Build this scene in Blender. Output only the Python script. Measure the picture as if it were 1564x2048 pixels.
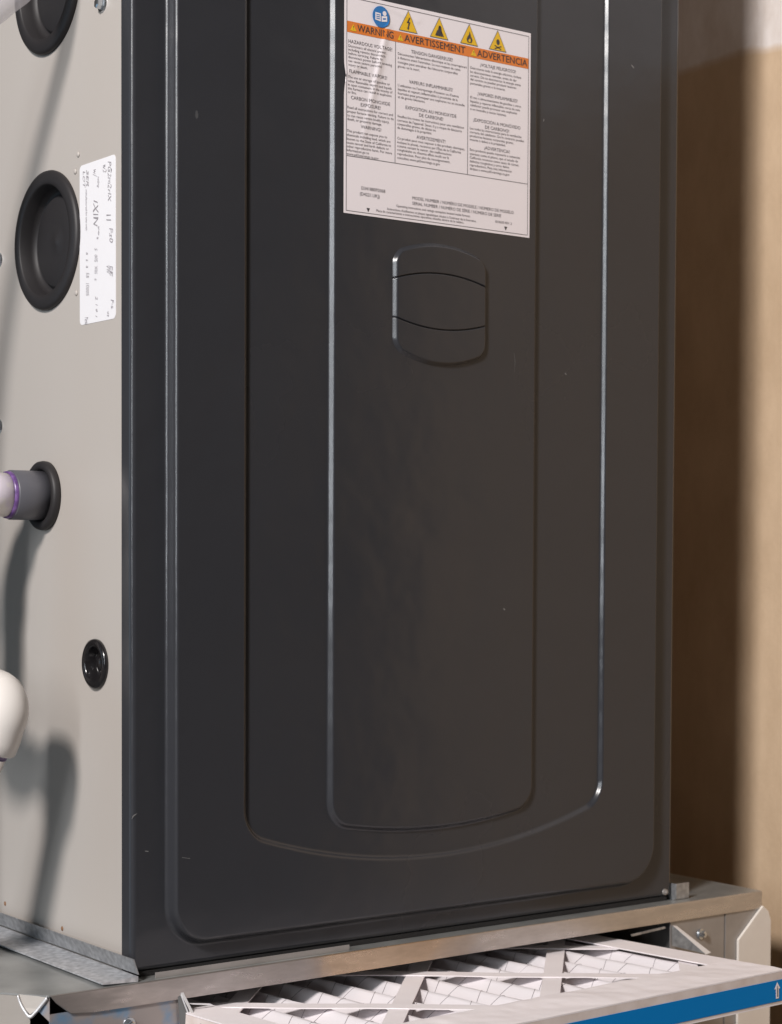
import bpy, bmesh, math, random
import numpy as np
from mathutils import Vector, Matrix, noise as mnoise
random.seed(7)
C = bpy.context.scene.collection
R = math.radians
for o in list(bpy.data.objects): bpy.data.objects.remove(o)

# ------------------------------------------------------------------ camera
# recovered from the vanishing points of the photograph (pixels of the 1564 x 2048 photo)
F_PX, PY = 3810.44, 1250.48
YAW, PITCH, ROLL = 0.640644, -0.036276, 0.004545
CAM = Vector((-0.542769, -0.981527, 0.246498))
W = 0.4445                                     # furnace width in metres
fw = Vector((math.sin(YAW)*math.cos(PITCH), math.cos(YAW)*math.cos(PITCH), math.sin(PITCH)))
rt = Vector((math.cos(YAW), -math.sin(YAW), 0)); up = rt.cross(fw)
rt, up = math.cos(ROLL)*rt+math.sin(ROLL)*up, -math.sin(ROLL)*rt+math.cos(ROLL)*up
def hit(px, py, ax, val):
    """pixel -> point on the plane coordinate[ax] == val"""
    d = fw + rt*((px-782)/F_PX) - up*((py-PY)/F_PX)
    return CAM + d*((val-CAM[ax])/d[ax])
cd = bpy.data.cameras.new('camera'); cam = bpy.data.objects.new('camera', cd); C.objects.link(cam)
cd.sensor_width = 36; cd.lens = 36*F_PX/2048; cd.shift_y = (PY-1024)/2048
cd.clip_start = 0.02; cd.clip_end = 50
m = Matrix.Identity(4)
for i in range(3): m[i][0], m[i][1], m[i][2], m[i][3] = rt[i], up[i], -fw[i], CAM[i]
cam.matrix_world = m
cd.dof.use_dof = True; cd.dof.focus_distance = 1.16; cd.dof.aperture_fstop = 13
bpy.context.scene.camera = cam

# ------------------------------------------------------------------ light
wld = bpy.data.worlds.new('World'); bpy.context.scene.world = wld; wld.use_nodes = True
bg = wld.node_tree.nodes['Background']
bg.inputs[0].default_value = (1.0, 0.86, 0.74, 1); bg.inputs[1].default_value = 0.036
LDIR = Vector((1, .6, -.75)).normalized()
def area(name, pos, target, size, power, col, shape='DISK'):
    l = bpy.data.lights.new(name, 'AREA'); l.shape = shape; l.size = size; l.energy = power; l.color = col
    o = bpy.data.objects.new(name, l); C.objects.link(o); o.location = pos
    o.rotation_euler = (Vector(target)-Vector(pos)).to_track_quat('-Z', 'Y').to_euler(); return o
T0 = Vector((.05, .05, .25))
area('key_lamp', T0-LDIR*2.6, T0, .40, 78, (1, .945, .915))
fl_ = area('fill_lamp', (-1.85, .95, .20), (0, .05, .25), .85, 4.4, (.46, .75, 1), 'RECTANGLE'); fl_.data.size_y = 1.5  # added cool fill, for the blue sheen on the door's left bevels
wl = area('highlight_strip', (-2.05, -1.08, .82), (.15, 0, .60), .16, 18.0, (.88, .94, 1), 'RECTANGLE'); wl.data.size_y = 1.25  # unseen strip lamp, added for the bright lines on the door bevels
vs = bpy.context.scene.view_settings
vs.view_transform = 'Standard'; vs.look = 'None'; vs.exposure = 0; vs.gamma = 1

# ------------------------------------------------------------------ materials
def mat(name, col, rough=.5, metal=0., spec=.5, bump=None, var=None, emis=None, coat=0):
    """bump=(scale,strength,distance)  var=(scale, colour2, contrast)"""
    M = bpy.data.materials.new(name); M.use_nodes = True; nt = M.node_tree; b = nt.nodes['Principled BSDF']
    b.inputs['Base Color'].default_value = (*col, 1); b.inputs['Roughness'].default_value = rough
    b.inputs['Metallic'].default_value = metal; b.inputs['Specular IOR Level'].default_value = spec
    b.inputs['Coat Weight'].default_value = coat
    tc = nt.nodes.new('ShaderNodeTexCoord')
    if var:
        n = nt.nodes.new('ShaderNodeTexNoise'); n.inputs['Scale'].default_value = var[0]; n.inputs['Detail'].default_value = 6
        nt.links.new(tc.outputs['Object'], n.inputs['Vector'])
        r = nt.nodes.new('ShaderNodeValToRGB'); e = r.color_ramp.elements
        c = var[2]; e[0].position = .5-c; e[1].position = .5+c; e[0].color = (*col, 1); e[1].color = (*var[1], 1)
        nt.links.new(n.outputs['Fac'], r.inputs['Fac']); nt.links.new(r.outputs['Color'], b.inputs['Base Color'])
    if bump:
        n = nt.nodes.new('ShaderNodeTexNoise'); n.inputs['Scale'].default_value = bump[0]; n.inputs['Detail'].default_value = 3
        nt.links.new(tc.outputs['Object'], n.inputs['Vector'])
        bp = nt.nodes.new('ShaderNodeBump'); bp.inputs['Strength'].default_value = bump[1]; bp.inputs['Distance'].default_value = bump[2]
        nt.links.new(n.outputs['Fac'], bp.inputs['Height']); nt.links.new(bp.outputs['Normal'], b.inputs['Normal'])
    return M
def N(M, t, **kw):
    n = M.node_tree.nodes.new(t)
    for k, v in kw.items():
        if k in n.inputs: n.inputs[k].default_value = v
        else: setattr(n, k, v)
    return n
def L(M, a, b): M.node_tree.links.new(a, b)
def bsdf(M): return M.node_tree.nodes['Principled BSDF']

M_door = mat('charcoal_powder_coat', (.034, .0352, .0405), .17, 0, .5, bump=(1500, .06, .0003))
def wavy(M, scale, dist):
    nt = M.node_tree; b1 = [n for n in nt.nodes if n.type == 'BUMP'][0]; tc = [n for n in nt.nodes if n.type == 'TEX_COORD'][0]
    n = nt.nodes.new('ShaderNodeTexNoise'); n.inputs['Scale'].default_value = scale; n.inputs['Detail'].default_value = 2; nt.links.new(tc.outputs['Object'], n.inputs['Vector'])
    b0 = nt.nodes.new('ShaderNodeBump'); b0.inputs['Distance'].default_value = dist; b0.inputs['Strength'].default_value = 1
    nt.links.new(n.outputs['Fac'], b0.inputs['Height']); nt.links.new(b0.outputs['Normal'], b1.inputs['Normal'])
wavy(M_door, 26, .0009)
# sparse scuffs and dust flecks on the door paint
def flecks(M, base, fleck, s1=110, t1=.815):
    tc = N(M, 'ShaderNodeTexCoord'); mp = N(M, 'ShaderNodeMapping'); mp.inputs['Scale'].default_value = (1, 1, .55)
    L(M, tc.outputs['Object'], mp.inputs['Vector'])
    v = N(M, 'ShaderNodeTexVoronoi', Scale=s1*.22); L(M, mp.outputs['Vector'], v.inputs['Vector'])
    n = N(M, 'ShaderNodeTexNoise', Scale=s1*9); L(M, tc.outputs['Object'], n.inputs['Vector'])
    a = N(M, 'ShaderNodeMath', operation='MULTIPLY_ADD'); a.inputs[1].default_value = .05; L(M, n.outputs['Fac'], a.inputs[0]); L(M, v.outputs['Distance'], a.inputs[2])
    lt = N(M, 'ShaderNodeMath', operation='LESS_THAN'); lt.inputs[1].default_value = .058; L(M, a.outputs[0], lt.inputs[0])
    sp = N(M, 'ShaderNodeSeparateColor'); L(M, v.outputs['Color'], sp.inputs[0])
    gt = N(M, 'ShaderNodeMath', operation='GREATER_THAN'); gt.inputs[1].default_value = .55; L(M, sp.outputs[0], gt.inputs[0])
    mu = N(M, 'ShaderNodeMath', operation='MULTIPLY'); L(M, lt.outputs[0], mu.inputs[0]); L(M, gt.outputs[0], mu.inputs[1])
    w = N(M, 'ShaderNodeTexNoise', Scale=7.0, Detail=5.0); L(M, tc.outputs['Object'], w.inputs['Vector'])
    rr = N(M, 'ShaderNodeMapRange'); rr.inputs['From Min'].default_value = .35; rr.inputs['From Max'].default_value = .65
    rr.inputs['To Min'].default_value = .19; rr.inputs['To Max'].default_value = .28
    L(M, w.outputs['Fac'], rr.inputs['Value']); L(M, rr.outputs[0], bsdf(M).inputs['Roughness'])
    mx = N(M, 'ShaderNodeMix', data_type='RGBA'); mx.inputs['A'].default_value = (*base, 1); mx.inputs['B'].default_value = (*fleck, 1)
    mh = N(M, 'ShaderNodeMath', operation='MULTIPLY'); mh.inputs[1].default_value = .16; L(M, mu.outputs[0], mh.inputs[0])
    L(M, mh.outputs[0], mx.inputs['Factor']); L(M, mx.outputs['Result'], bsdf(M).inputs['Base Color'])
flecks(M_door, (.034, .0352, .0405), (.3, .3, .3))
M_side = mat('beige_grey_paint', (.45, .415, .385), .42, 0, .4, bump=(900, .06, .0002), var=(3, (.435, .40, .365), .3))
M_black = mat('black_plastic', (.022, .020, .021), .52, 0, .4)
M_gloss = mat('glossy_black_plastic', (.012, .011, .012), .18, 0, .5)
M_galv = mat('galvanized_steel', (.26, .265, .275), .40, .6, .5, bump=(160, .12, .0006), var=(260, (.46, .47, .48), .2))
M_galv_lit = mat('galvanized_steel_lit', (.42, .43, .45), .40, .5, .5, bump=(160, .12, .0006), var=(240, (.72, .73, .76), .2))  # same metal as the angle strip, lightened for the light on the flange
M_galv_dull = mat('dull_galvanized_steel', (.31, .29, .275), .42, .4, .5, bump=(60, .15, .0008), var=(55, (.40, .375, .36), .3))
M_top = mat('grey_zinc_sheet', (.34, .35, .345), .33, .6, .5, bump=(30, .25, .0016), var=(30, (.52, .53, .52), .2))
M_tan = mat('tan_tinted_zinc', (.36, .33, .30), .45, .25, .5, bump=(50, .15, .001), var=(40, (.43, .395, .36), .3))
M_bright = mat('bare_cut_steel', (.80, .80, .82), .3, .35)
M_screw = mat('zinc_screw', (.62, .66, .70), .22, .95)
M_pvc = mat('white_pvc', (.80, .76, .72), .32, 0, .5, bump=(300, .05, .0003))
M_grey = mat('grey_pvc', (.10, .10, .115), .38)
M_purple = mat('purple_primer', (.055, .02, .11), .3, var=(260, (.22, .12, .33), .22))
M_tube = mat('translucent_grey_tubing', (.55, .52, .54), .30, 0, .6); bsdf(M_tube).inputs['Alpha'].default_value = .42
M_paper = mat('white_label_stock', (.90, .84, .865), .34, 0, .5)
M_paper2 = mat('white_data_label_stock', (.78, .77, .79), .4)
M_ink = mat('black_ink', (.06, .055, .06), .4)
M_body = mat('faded_body_ink', (.17, .155, .165), .4)
M_faded = mat('faded_marker', (.30, .28, .30), .5)
M_ink2 = mat('grey_ink', (.16, .15, .16), .4)
M_orange = mat('orange_ink', (.78, .22, .035), .35)
M_yellow = mat('yellow_ink', (.85, .52, .02), .35)
M_blue = mat('blue_ink', (.03, .19, .50), .35)
M_card = mat('white_cardboard', (.90, .85, .865), .7, 0, .3, bump=(40, .25, .0025), var=(25, (.84, .78, .79), .3))
M_edge = mat('cardboard_edge', (.78, .70, .68), .8, var=(60, (.62, .52, .47), .22))
M_band = mat('blue_printed_band', (.0, .20, .56), .6, 0, .1)
M_media = mat('pleated_filter_media', (.74, .70, .72), .85, 0, .2, bump=(700, .3, .0004))
M_wire = mat('grid_wire', (.30, .28, .29), .45, .4)
M_gap = mat('black_gap_fill', (.015, .014, .014), .9, bump=(900, .8, .001))
M_floor = mat('concrete', (.10, .10, .105), .8, var=(6, (.14, .135, .13), .3))
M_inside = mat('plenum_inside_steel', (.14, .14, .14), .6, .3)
M_mark = mat('paint_scuff', (.20, .20, .20), .6)
M_rust = mat('rust_stain', (.20, .10, .05), .8, var=(300, (.30, .17, .09), .2))

# lip steel: galvanized, with a warm reflection painted in amber along its middle
M_lip = mat('galvanized_steel_amber_reflection', (.40, .36, .34), .30, .8, .5, bump=(90, .12, .0006))
def lip_nodes(M):
    tc = N(M, 'ShaderNodeTexCoord'); sp = N(M, 'ShaderNodeSeparateXYZ'); L(M, tc.outputs['Object'], sp.inputs[0])
    n = N(M, 'ShaderNodeTexNoise', Scale=22.0, Detail=5.0); L(M, tc.outputs['Object'], n.inputs['Vector'])
    ad = N(M, 'ShaderNodeMath', operation='MULTIPLY_ADD'); ad.inputs[1].default_value = .13; L(M, n.outputs['Fac'], ad.inputs[0]); L(M, sp.outputs['X'], ad.inputs[2])
    r = N(M, 'ShaderNodeValToRGB'); e = r.color_ramp.elements
    e[0].position = .17; e[0].color = (.48, .44, .42, 1); e[1].position = .5; e[1].color = (.54, .51, .48, 1)
    for p_, c_ in ((.195, (.44, .37, .32, 1)), (.215, (.56, .42, .30, 1)), (.27, (.55, .41, .29, 1)), (.34, (.53, .48, .44, 1))):
        q = e.new(p_); q.color = c_
    L(M, ad.outputs[0], r.inputs['Fac'])
    g = N(M, 'ShaderNodeTexNoise', Scale=120.0, Detail=8.0, Roughness=.7); mp = N(M, 'ShaderNodeMapping'); mp.inputs['Scale'].default_value = (.25, 1, 1); L(M, tc.outputs['Object'], mp.inputs['Vector']); L(M, mp.outputs['Vector'], g.inputs['Vector'])
    gr = N(M, 'ShaderNodeMapRange'); gr.inputs['From Min'].default_value = .36; gr.inputs['From Max'].default_value = .62; gr.inputs['To Min'].default_value = .88; gr.inputs['To Max'].default_value = 1.05
    L(M, g.outputs['Fac'], gr.inputs['Value'])
    mx = N(M, 'ShaderNodeMix', data_type='RGBA', blend_type='MULTIPLY'); mx.inputs['Factor'].default_value = 1
    L(M, r.outputs['Color'], mx.inputs['A']); L(M, gr.outputs[0], mx.inputs['B']); L(M, mx.outputs['Result'], bsdf(M).inputs['Base Color'])
    g2 = N(M, 'ShaderNodeMapRange'); g2.inputs['From Min'].default_value = .3; g2.inputs['From Max'].default_value = .7; g2.inputs['To Min'].default_value = .42; g2.inputs['To Max'].default_value = .22
    L(M, g.outputs['Fac'], g2.inputs['Value']); L(M, g2.outputs[0], bsdf(M).inputs['Roughness'])
lip_nodes(M_lip)
# left front sheet of the plenum: blue marker ink smeared on grey steel
M_smear = mat('galvanized_steel_with_blue_marker', (.4, .38, .37), .42, .45, .5, bump=(80, .1, .0006))
def smear_nodes(M):
    tc = N(M, 'ShaderNodeTexCoord')
    n = N(M, 'ShaderNodeTexNoise', Scale=38.0, Detail=4.0); L(M, tc.outputs['Object'], n.inputs['Vector'])
    r = N(M, 'ShaderNodeValToRGB'); e = r.color_ramp.elements
    e[0].position = .45; e[0].color = (.40, .36, .35, 1); e[1].position = .58; e[1].color = (.17, .33, .52, 1)
    L(M, n.outputs['Fac'], r.inputs['Fac']); L(M, r.outputs['Color'], bsdf(M).inputs['Base Color'])
smear_nodes(M_smear)
# drywall: brown face paper with white joint compound above a ragged edge
M_wall = mat('drywall', (.56, .39, .27), .85, 0, .2, bump=(220, .3, .001))
def wall_nodes(M):
    tc = N(M, 'ShaderNodeTexCoord'); sp = N(M, 'ShaderNodeSeparateXYZ'); L(M, tc.outputs['Object'], sp.inputs[0])
    n = N(M, 'ShaderNodeTexNoise', Scale=16.0, Detail=5.0); L(M, tc.outputs['Object'], n.inputs['Vector'])
    ad = N(M, 'ShaderNodeMath', operation='MULTIPLY_ADD'); ad.inputs[1].default_value = .016; L(M, n.outputs['Fac'], ad.inputs[0]); L(M, sp.outputs['Z'], ad.inputs[2])
    r = N(M, 'ShaderNodeValToRGB'); e = r.color_ramp.elements
    e[0].position = .659; e[0].color = (0, 0, 0, 1); e[1].position = .6625; e[1].color = (1, 1, 1, 1)
    L(M, ad.outputs[0], r.inputs['Fac'])
    mp2 = N(M, 'ShaderNodeMapping'); mp2.inputs['Scale'].default_value = (1, 1, .45); L(M, tc.outputs['Object'], mp2.inputs['Vector']); n2 = N(M, 'ShaderNodeTexNoise', Scale=22.0, Detail=9.0, Roughness=.65); L(M, mp2.outputs['Vector'], n2.inputs['Vector'])
    pr = N(M, 'ShaderNodeValToRGB'); q = pr.color_ramp.elements
    q[0].position = .3; q[0].color = (.50, .36, .235, 1); q[1].position = .7; q[1].color = (.63, .47, .32, 1); L(M, n2.outputs['Fac'], pr.inputs['Fac'])
    wr = N(M, 'ShaderNodeValToRGB'); q = wr.color_ramp.elements
    q[0].position = .3; q[0].color = (.60, .52, .46, 1); q[1].position = .7; q[1].color = (.85, .80, .78, 1); L(M, n2.outputs['Fac'], wr.inputs['Fac'])
    mx = N(M, 'ShaderNodeMix', data_type='RGBA'); L(M, r.outputs['Color'], mx.inputs['Factor'])
    L(M, pr.outputs['Color'], mx.inputs['A']); L(M, wr.outputs['Color'], mx.inputs['B']); L(M, mx.outputs['Result'], bsdf(M).inputs['Base Color'])
wall_nodes(M_wall)

# ------------------------------------------------------------------ builders
def link(name, me, material, parent=None, smooth=False):
    o = bpy.data.objects.new(name, me); C.objects.link(o); me.materials.clear(); me.materials.append(material)
    if parent is not None: o.parent = parent
    if smooth: me.polygons.foreach_set('use_smooth', [True]*len(me.polygons))
    return o
def obj(name, bm, material, parent=None, smooth=False):
    bmesh.ops.recalc_face_normals(bm, faces=bm.faces)
    me = bpy.data.meshes.new(name); bm.to_mesh(me); bm.free(); return link(name, me, material, parent, smooth)
def pyd(name, v, f, material, parent=None, smooth=False):
    me = bpy.data.meshes.new(name); me.from_pydata([tuple(p) for p in v], [], f); me.update()
    return link(name, me, material, parent, smooth)
def bx(bm, x0, x1, y0, y1, z0, z1):
    v = [bm.verts.new((x, y, z)) for x in (x0, x1) for y in (y0, y1) for z in (z0, z1)]
    for f in ((0, 1, 3, 2), (4, 6, 7, 5), (0, 4, 5, 1), (2, 3, 7, 6), (0, 2, 6, 4), (1, 5, 7, 3)): bm.faces.new([v[i] for i in f])
def box(name, x0, x1, y0, y1, z0, z1, material, parent=None, bev=0):
    bm = bmesh.new(); bx(bm, x0, x1, y0, y1, z0, z1)
    if bev: bmesh.ops.bevel(bm, geom=list(bm.edges), offset=bev, segments=2, profile=.5, affect='EDGES')
    return obj(name, bm, material, parent)
def prism(name, pts, vec, material, parent=None, bev=0):
    """polygon pts (3-D, planar) extruded by vec"""
    bm = bmesh.new(); a = [bm.verts.new(p) for p in pts]; b = [bm.verts.new(Vector(p)+Vector(vec)) for p in pts]; n = len(pts)
    bm.faces.new(a); bm.faces.new(b[::-1])
    for i in range(n): bm.faces.new((a[i], b[i], b[(i+1) % n], a[(i+1) % n]))
    if bev: bmesh.ops.bevel(bm, geom=list(bm.edges), offset=bev, segments=2, profile=.5, affect='EDGES')
    return obj(name, bm, material, parent)
def catmull(P, k=8):
    P = [Vector(p) for p in P]; out = []; Q = [2*P[0]-P[1]]+P+[2*P[-1]-P[-2]]
    for i in range(1, len(Q)-2):
        for j in range(k):
            t = j/k; a, b, c, d = Q[i-1:i+3]
            out.append(.5*((2*b)+(c-a)*t+(2*a-5*b+4*c-d)*t*t+(3*b-a-3*c+d)*t**3))
    return out+[P[-1]]
def tube_geo(P, rad, seg=28, caps=True):
    P = [Vector(p) for p in P]; n = len(P); rads = rad if isinstance(rad, (list, tuple)) else [rad]*n
    tans = [(P[min(i+1, n-1)]-P[max(i-1, 0)]).normalized() for i in range(n)]
    ref = Vector((0, 0, 1)) if abs(tans[0].z) < .9 else Vector((1, 0, 0))
    nrm = (ref-tans[0]*ref.dot(tans[0])).normalized(); v = []; f = []
    for i in range(n):
        nrm = (nrm-tans[i]*nrm.dot(tans[i])).normalized(); bi = tans[i].cross(nrm)
        for s in range(seg):
            a = 2*math.pi*s/seg; v.append(P[i]+(nrm*math.cos(a)+bi*math.sin(a))*rads[i])
    for i in range(n-1):
        for s in range(seg):
            a = i*seg+s; b = i*seg+(s+1) % seg; f.append((a, b, b+seg, a+seg))
    if caps: f.append(tuple(range(seg))[::-1]); f.append(tuple(range((n-1)*seg, n*seg)))
    return v, f
def tube(name, P, rad, material, parent=None, seg=28, caps=True):
    v, f = tube_geo(P, rad, seg, caps); o = pyd(name, v, f, material, parent, True)
    return o
def lathe(name, cy, cz, prof, material, parent=None, seg=64, x0=0.001):
    """profile (radius, distance out of the side panel); axis along -x"""
    v = []; f = []
    for r, d in prof:
        for s in range(seg):
            a = 2*math.pi*s/seg; v.append((x0-d, cy+r*math.cos(a), cz+r*math.sin(a)))
    for i in range(len(prof)-1):
        for s in range(seg):
            a = i*seg+s; b = i*seg+(s+1) % seg; f.append((a, b, b+seg, a+seg))
    bm = bmesh.new(); vs_ = [bm.verts.new(p) for p in v]
    for q in f: bm.faces.new([vs_[i] for i in q])
    if prof[-1][0] < .004: bm.faces.new(vs_[-seg:])
    if prof[0][0] < .004: bm.faces.new(vs_[:seg])
    return obj(name, bm, material, parent, True)
def empty(name, loc=(0, 0, 0)):
    o = bpy.data.objects.new(name, None); C.objects.link(o); o.location = loc; o.empty_display_size = .05; return o
def tag(o, label, cat, group=None):
    o['label'] = label; o['category'] = cat
    if group: o['group'] = group
def struct(o, label=None): o['kind'] = 'structure'; return o
_dg = bpy.context.evaluated_depsgraph_get
def text_mesh(s, size, align='LEFT', res=2):
    cu = bpy.data.curves.new('lettering', 'FONT'); cu.body = s; cu.size = size; cu.align_x = align; cu.resolution_u = res; cu.fill_mode = 'FRONT'
    o = bpy.data.objects.new('lettering', cu); C.objects.link(o)
    me = bpy.data.meshes.new_from_object(o.evaluated_get(_dg())); bpy.data.objects.remove(o)
    v = [tuple(p.co) for p in me.vertices]; f = [tuple(q.vertices) for q in me.polygons]; bpy.data.meshes.remove(me)
    return v, f

# ------------------------------------------------------------------ setting
wall = box('wall', .6095, .6215, -.57, 1.1, -.42, 1.15, M_wall); struct(wall)
floor = box('floor', -1.6, .6095, -1.9, 1.1, -.42, -.40, M_floor); struct(floor)

# ------------------------------------------------------------------ furnace
ZB = -.0025                                     # top of the sheet-metal base = underside of the furnace
fur = empty('furnace', (0, 0, ZB))
def P(o):                                       # parent while keeping world coordinates of the mesh
    o.location = (-o.parent.matrix_basis.translation[0], -o.parent.matrix_basis.translation[1], -o.parent.matrix_basis.translation[2]); return o
tag(fur, 'charcoal-fronted gas furnace with beige sides standing on a galvanized base', 'furnace')

# --- front door: pressed relief as a height field -------------------------------------------
def sstep(t): t = np.clip(t, 0, 1); return t*t*(3-2*t)
def ramp(d, w, fr=.22):
    t = np.clip(d/w, 0, 1); n = 1-fr
    lo = t*t/(2*fr); mid = t-fr/2; hi = (1-fr)-(1-t)**2/(2*fr)
    return np.where(t < fr, lo, np.where(t > 1-fr, hi, mid))/n
def corner(a, b, r): return np.hypot(np.maximum(a+r, 0), np.maximum(b+r, 0))-r+np.minimum(np.maximum(a+r, b+r), 0)
def shape(X, Z, xl, xr, low, Rad, rl, rr):
    xc = (xl+xr)/2
    if Rad: b = np.hypot(X-xc, Z-(low+Rad))-Rad
    else: b = low-Z
    return np.where(X < xc, corner(xl-X, b, rl), corner(X-xr, b, rr))
H1, H2, H3 = .0078, .0048, .0080
def relief(X, Z):
    d1 = shape(X, Z, .0222, .4228, .0125, 0, .026, .030)
    d2 = shape(X, Z, .0728, .3685, .0500, .43, .015, .014)
    d3 = shape(X, Z, .1354, .3056, .0680, .40, .015, .015)
    h = H1*np.interp(-d1, [0, .0003, .0016, .0031, .0044, .0048], [0, .015, .185, .815, .985, 1])
    h = h-(H1-H2)*ramp(-d2, .0027, .22)
    h = h+(H3-H2)*ramp(-d3, .0035, .22)
    return h
def door(name, z0, z1, parent, material, rel):
    r = .0032; th = np.linspace(0, math.pi/2, 8)
    xs = np.concatenate([r*(1-np.cos(th)), np.arange(r+.0004, W-r-.0003, .0004), W-r*(1-np.cos(th))[::-1]])
    zs = np.concatenate([z0+r*(1-np.cos(th)), np.arange(z0+r+.0009, .135, .0009), np.arange(.136, z1-r-.001, .012), z1-r*(1-np.cos(th))[::-1]]) if rel else \
         np.concatenate([z0+r*(1-np.cos(th)), np.linspace(z0+.02, z1-.02, 8), z1-r*(1-np.cos(th))[::-1]])
    X, Z = np.meshgrid(xs, zs)
    h = rel(X, Z) if rel else X*0
    def drop(t): t = np.clip(t, 0, r); return r-np.sqrt(np.maximum(r*r-(r-t)**2, 0))
    Y = -h+np.maximum.reduce([drop(X), drop(W-X), drop(Z-z0), drop(z1-Z)])
    # skirt folded back
    Xf = np.pad(X, 1, mode='edge'); Zf = np.pad(Z, 1, mode='edge'); Yf = np.pad(Y, 1, constant_values=.0118)
    ny, nx = Xf.shape; v = np.stack([Xf, Yf, Zf], -1).reshape(-1, 3)
    I = np.arange(ny*nx).reshape(ny, nx)
    q = np.stack([I[:-1, :-1], I[:-1, 1:], I[1:, 1:], I[1:, :-1]], -1).reshape(-1, 4)
    keep = np.ones((ny-1, nx-1), bool); keep[0, 0] = keep[0, -1] = keep[-1, 0] = keep[-1, -1] = False
    q = q[keep.reshape(-1)]
    me = bpy.data.meshes.new(name); me.vertices.add(len(v)); me.vertices.foreach_set('co', v.astype(np.float32).ravel())
    me.loops.add(q.size); me.loops.foreach_set('vertex_index', q.ravel().astype(np.int32))
    me.polygons.add(len(q)); me.polygons.foreach_set('loop_start', np.arange(0, q.size, 4, dtype=np.int32))
    me.polygons.foreach_set('loop_total', np.full(len(q), 4, np.int32)); me.update(); me.validate()
    return P(link(name, me, material, parent, True))
dr = door('front_door', .0008, .70, fur, M_door, relief)
ud = door('upper_door', .7035, .86, fur, M_door, None)

# --- raised handle plate with two curved grooves --------------------------------------------
def plate():
    xl, xr, zc = .1822, .2602, .4105; xc = (xl+xr)/2
    xs = np.linspace(xl-.001, xr+.001, 180); zs = np.linspace(.3645, .452, 350); X, Z = np.meshgrid(xs, zs)
    hw = (xr-xl)/2; top = .4485-.0085*((X-xc)/hw)**2; bot = .3685+.0095*((X-xc)/hw)**2
    d = np.where(Z > zc, corner(np.abs(X-xc)-hw, Z-top, .0085), corner(np.abs(X-xc)-hw, bot-Z, .0085))
    h = .0030*ramp(-d, .0034, .22)
    g1 = .4284-.0062*((X-xc)/hw)**2; g2 = .3925+.0060*((X-xc)/hw)**2
    for g in (g1, g2): h -= .0013*(1-ramp(np.abs(Z-g)-.0002, .00035, .3))*(d < -.0008)
    Y = -(H3-.0004)-h
    ny, nx = X.shape; v = np.stack([X, Y, Z], -1).reshape(-1, 3); f = []
    dd = d.reshape(-1); I = lambda j, i: j*nx+i
    for j in range(ny-1):
        for i in range(nx-1):
            q = (I(j, i), I(j, i+1), I(j+1, i+1), I(j+1, i))
            if min(dd[k] for k in q) < .0006: f.append(q)
    o = pyd('handle_plate', v, f, M_door, dr, True); return o
plate()

# --- cabinet ---------------------------------------------------------------------------------
def side_panel():
    bm = bmesh.new(); bx(bm, .001, .0022, .0122, .70, ZB, .86)
    me = bpy.data.meshes.new('side_panel'); bmesh.ops.recalc_face_normals(bm, faces=bm.faces); bm.to_mesh(me); bm.free()
    o = bpy.data.objects.new('side_panel', me); C.objects.link(o); cut = []
    for cy, cz, r in ((.1075, .4424, .038), (.1065, .6008, .038), (.1125, .2835, .0165), (.0447, .1807, .0125)):
        b2 = bmesh.new(); bmesh.ops.create_cone(b2, cap_ends=True, segments=64, radius1=r, radius2=r, depth=.02, matrix=Matrix.Translation((.0015, cy, cz)) @ Matrix.Rotation(R(90), 4, 'Y'))
        bmesh.ops.recalc_face_normals(b2, faces=b2.faces)
        cm = bpy.data.meshes.new('cutter'); b2.to_mesh(cm); b2.free(); co = bpy.data.objects.new('cutter', cm); C.objects.link(co); cut.append(co)
        md = o.modifiers.new('hole', 'BOOLEAN'); md.object = co; md.operation = 'DIFFERENCE'; md.solver = 'EXACT'
    nm = bpy.data.meshes.new_from_object(o.evaluated_get(_dg())); o.modifiers.clear(); o.data = nm; nm.name = 'side_panel'
    for co in cut: bpy.data.objects.remove(co)
    nm.materials.clear(); nm.materials.append(M_side); o.parent = fur; P(o); return o
sp_ = side_panel()
bm = bmesh.new()
bx(bm, W-.0022, W-.001, .0122, .70, ZB, .86); bx(bm, .0022, W-.0022, .699, .70, ZB, .86)
bx(bm, .0022, W-.0022, .0122, .699, .859, .86); bx(bm, .0022, W-.0022, .0122, .699, ZB, ZB+.001)
P(obj('cabinet_shell', bm, M_side, fur))
P(box('gap_strip', .004, W-.004, .001, .011, ZB+.0002, .0007, M_gap, fur))  # black strip put in for the dark gap under the door

# --- knockout plugs, grommet, screws -----------------------------------------------------------
big = [(.0365, 0), (.0430, 0), (.0432, .0012), (.0427, .0026), (.0410, .0036), (.0375, .0040), (.0350, .0038), (.0340, .0028),
       (.0336, -.004), (.0326, -.0075), (.0305, -.0085), (.0290, -.0080), (.0282, -.0062), (.0270, -.0055), (.0120, -.0055), (.0040, -.0053), (.0022, -.0046), (.0008, -.0044)]
for cz, cy in ((.4424, .1075), (.6008, .1065)): P(lathe('knockout_plug', cy, cz, big, M_black, fur, 80))
P(lathe('small_knockout_plug', .0447, .1807, [(.011, 0), (.0150, 0), (.0152, .0010), (.0148, .0024), (.0132, .0032), (.0112, .0030), (.0102, .0016), (.0098, -.004),
       (.0085, -.0062), (.0060, -.0060), (.0045, -.0020), (.0030, -.0008), (.0010, -.0006)], M_gloss, fur, 56))
P(lathe('pipe_grommet', .1125, .2835, [(.0158, -.003), (.0158, .0035), (.0175, .0052), (.0200, .0052), (.0214, .0040), (.0218, .0020), (.0216, 0), (.0165, 0)], M_black, fur, 64))
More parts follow.
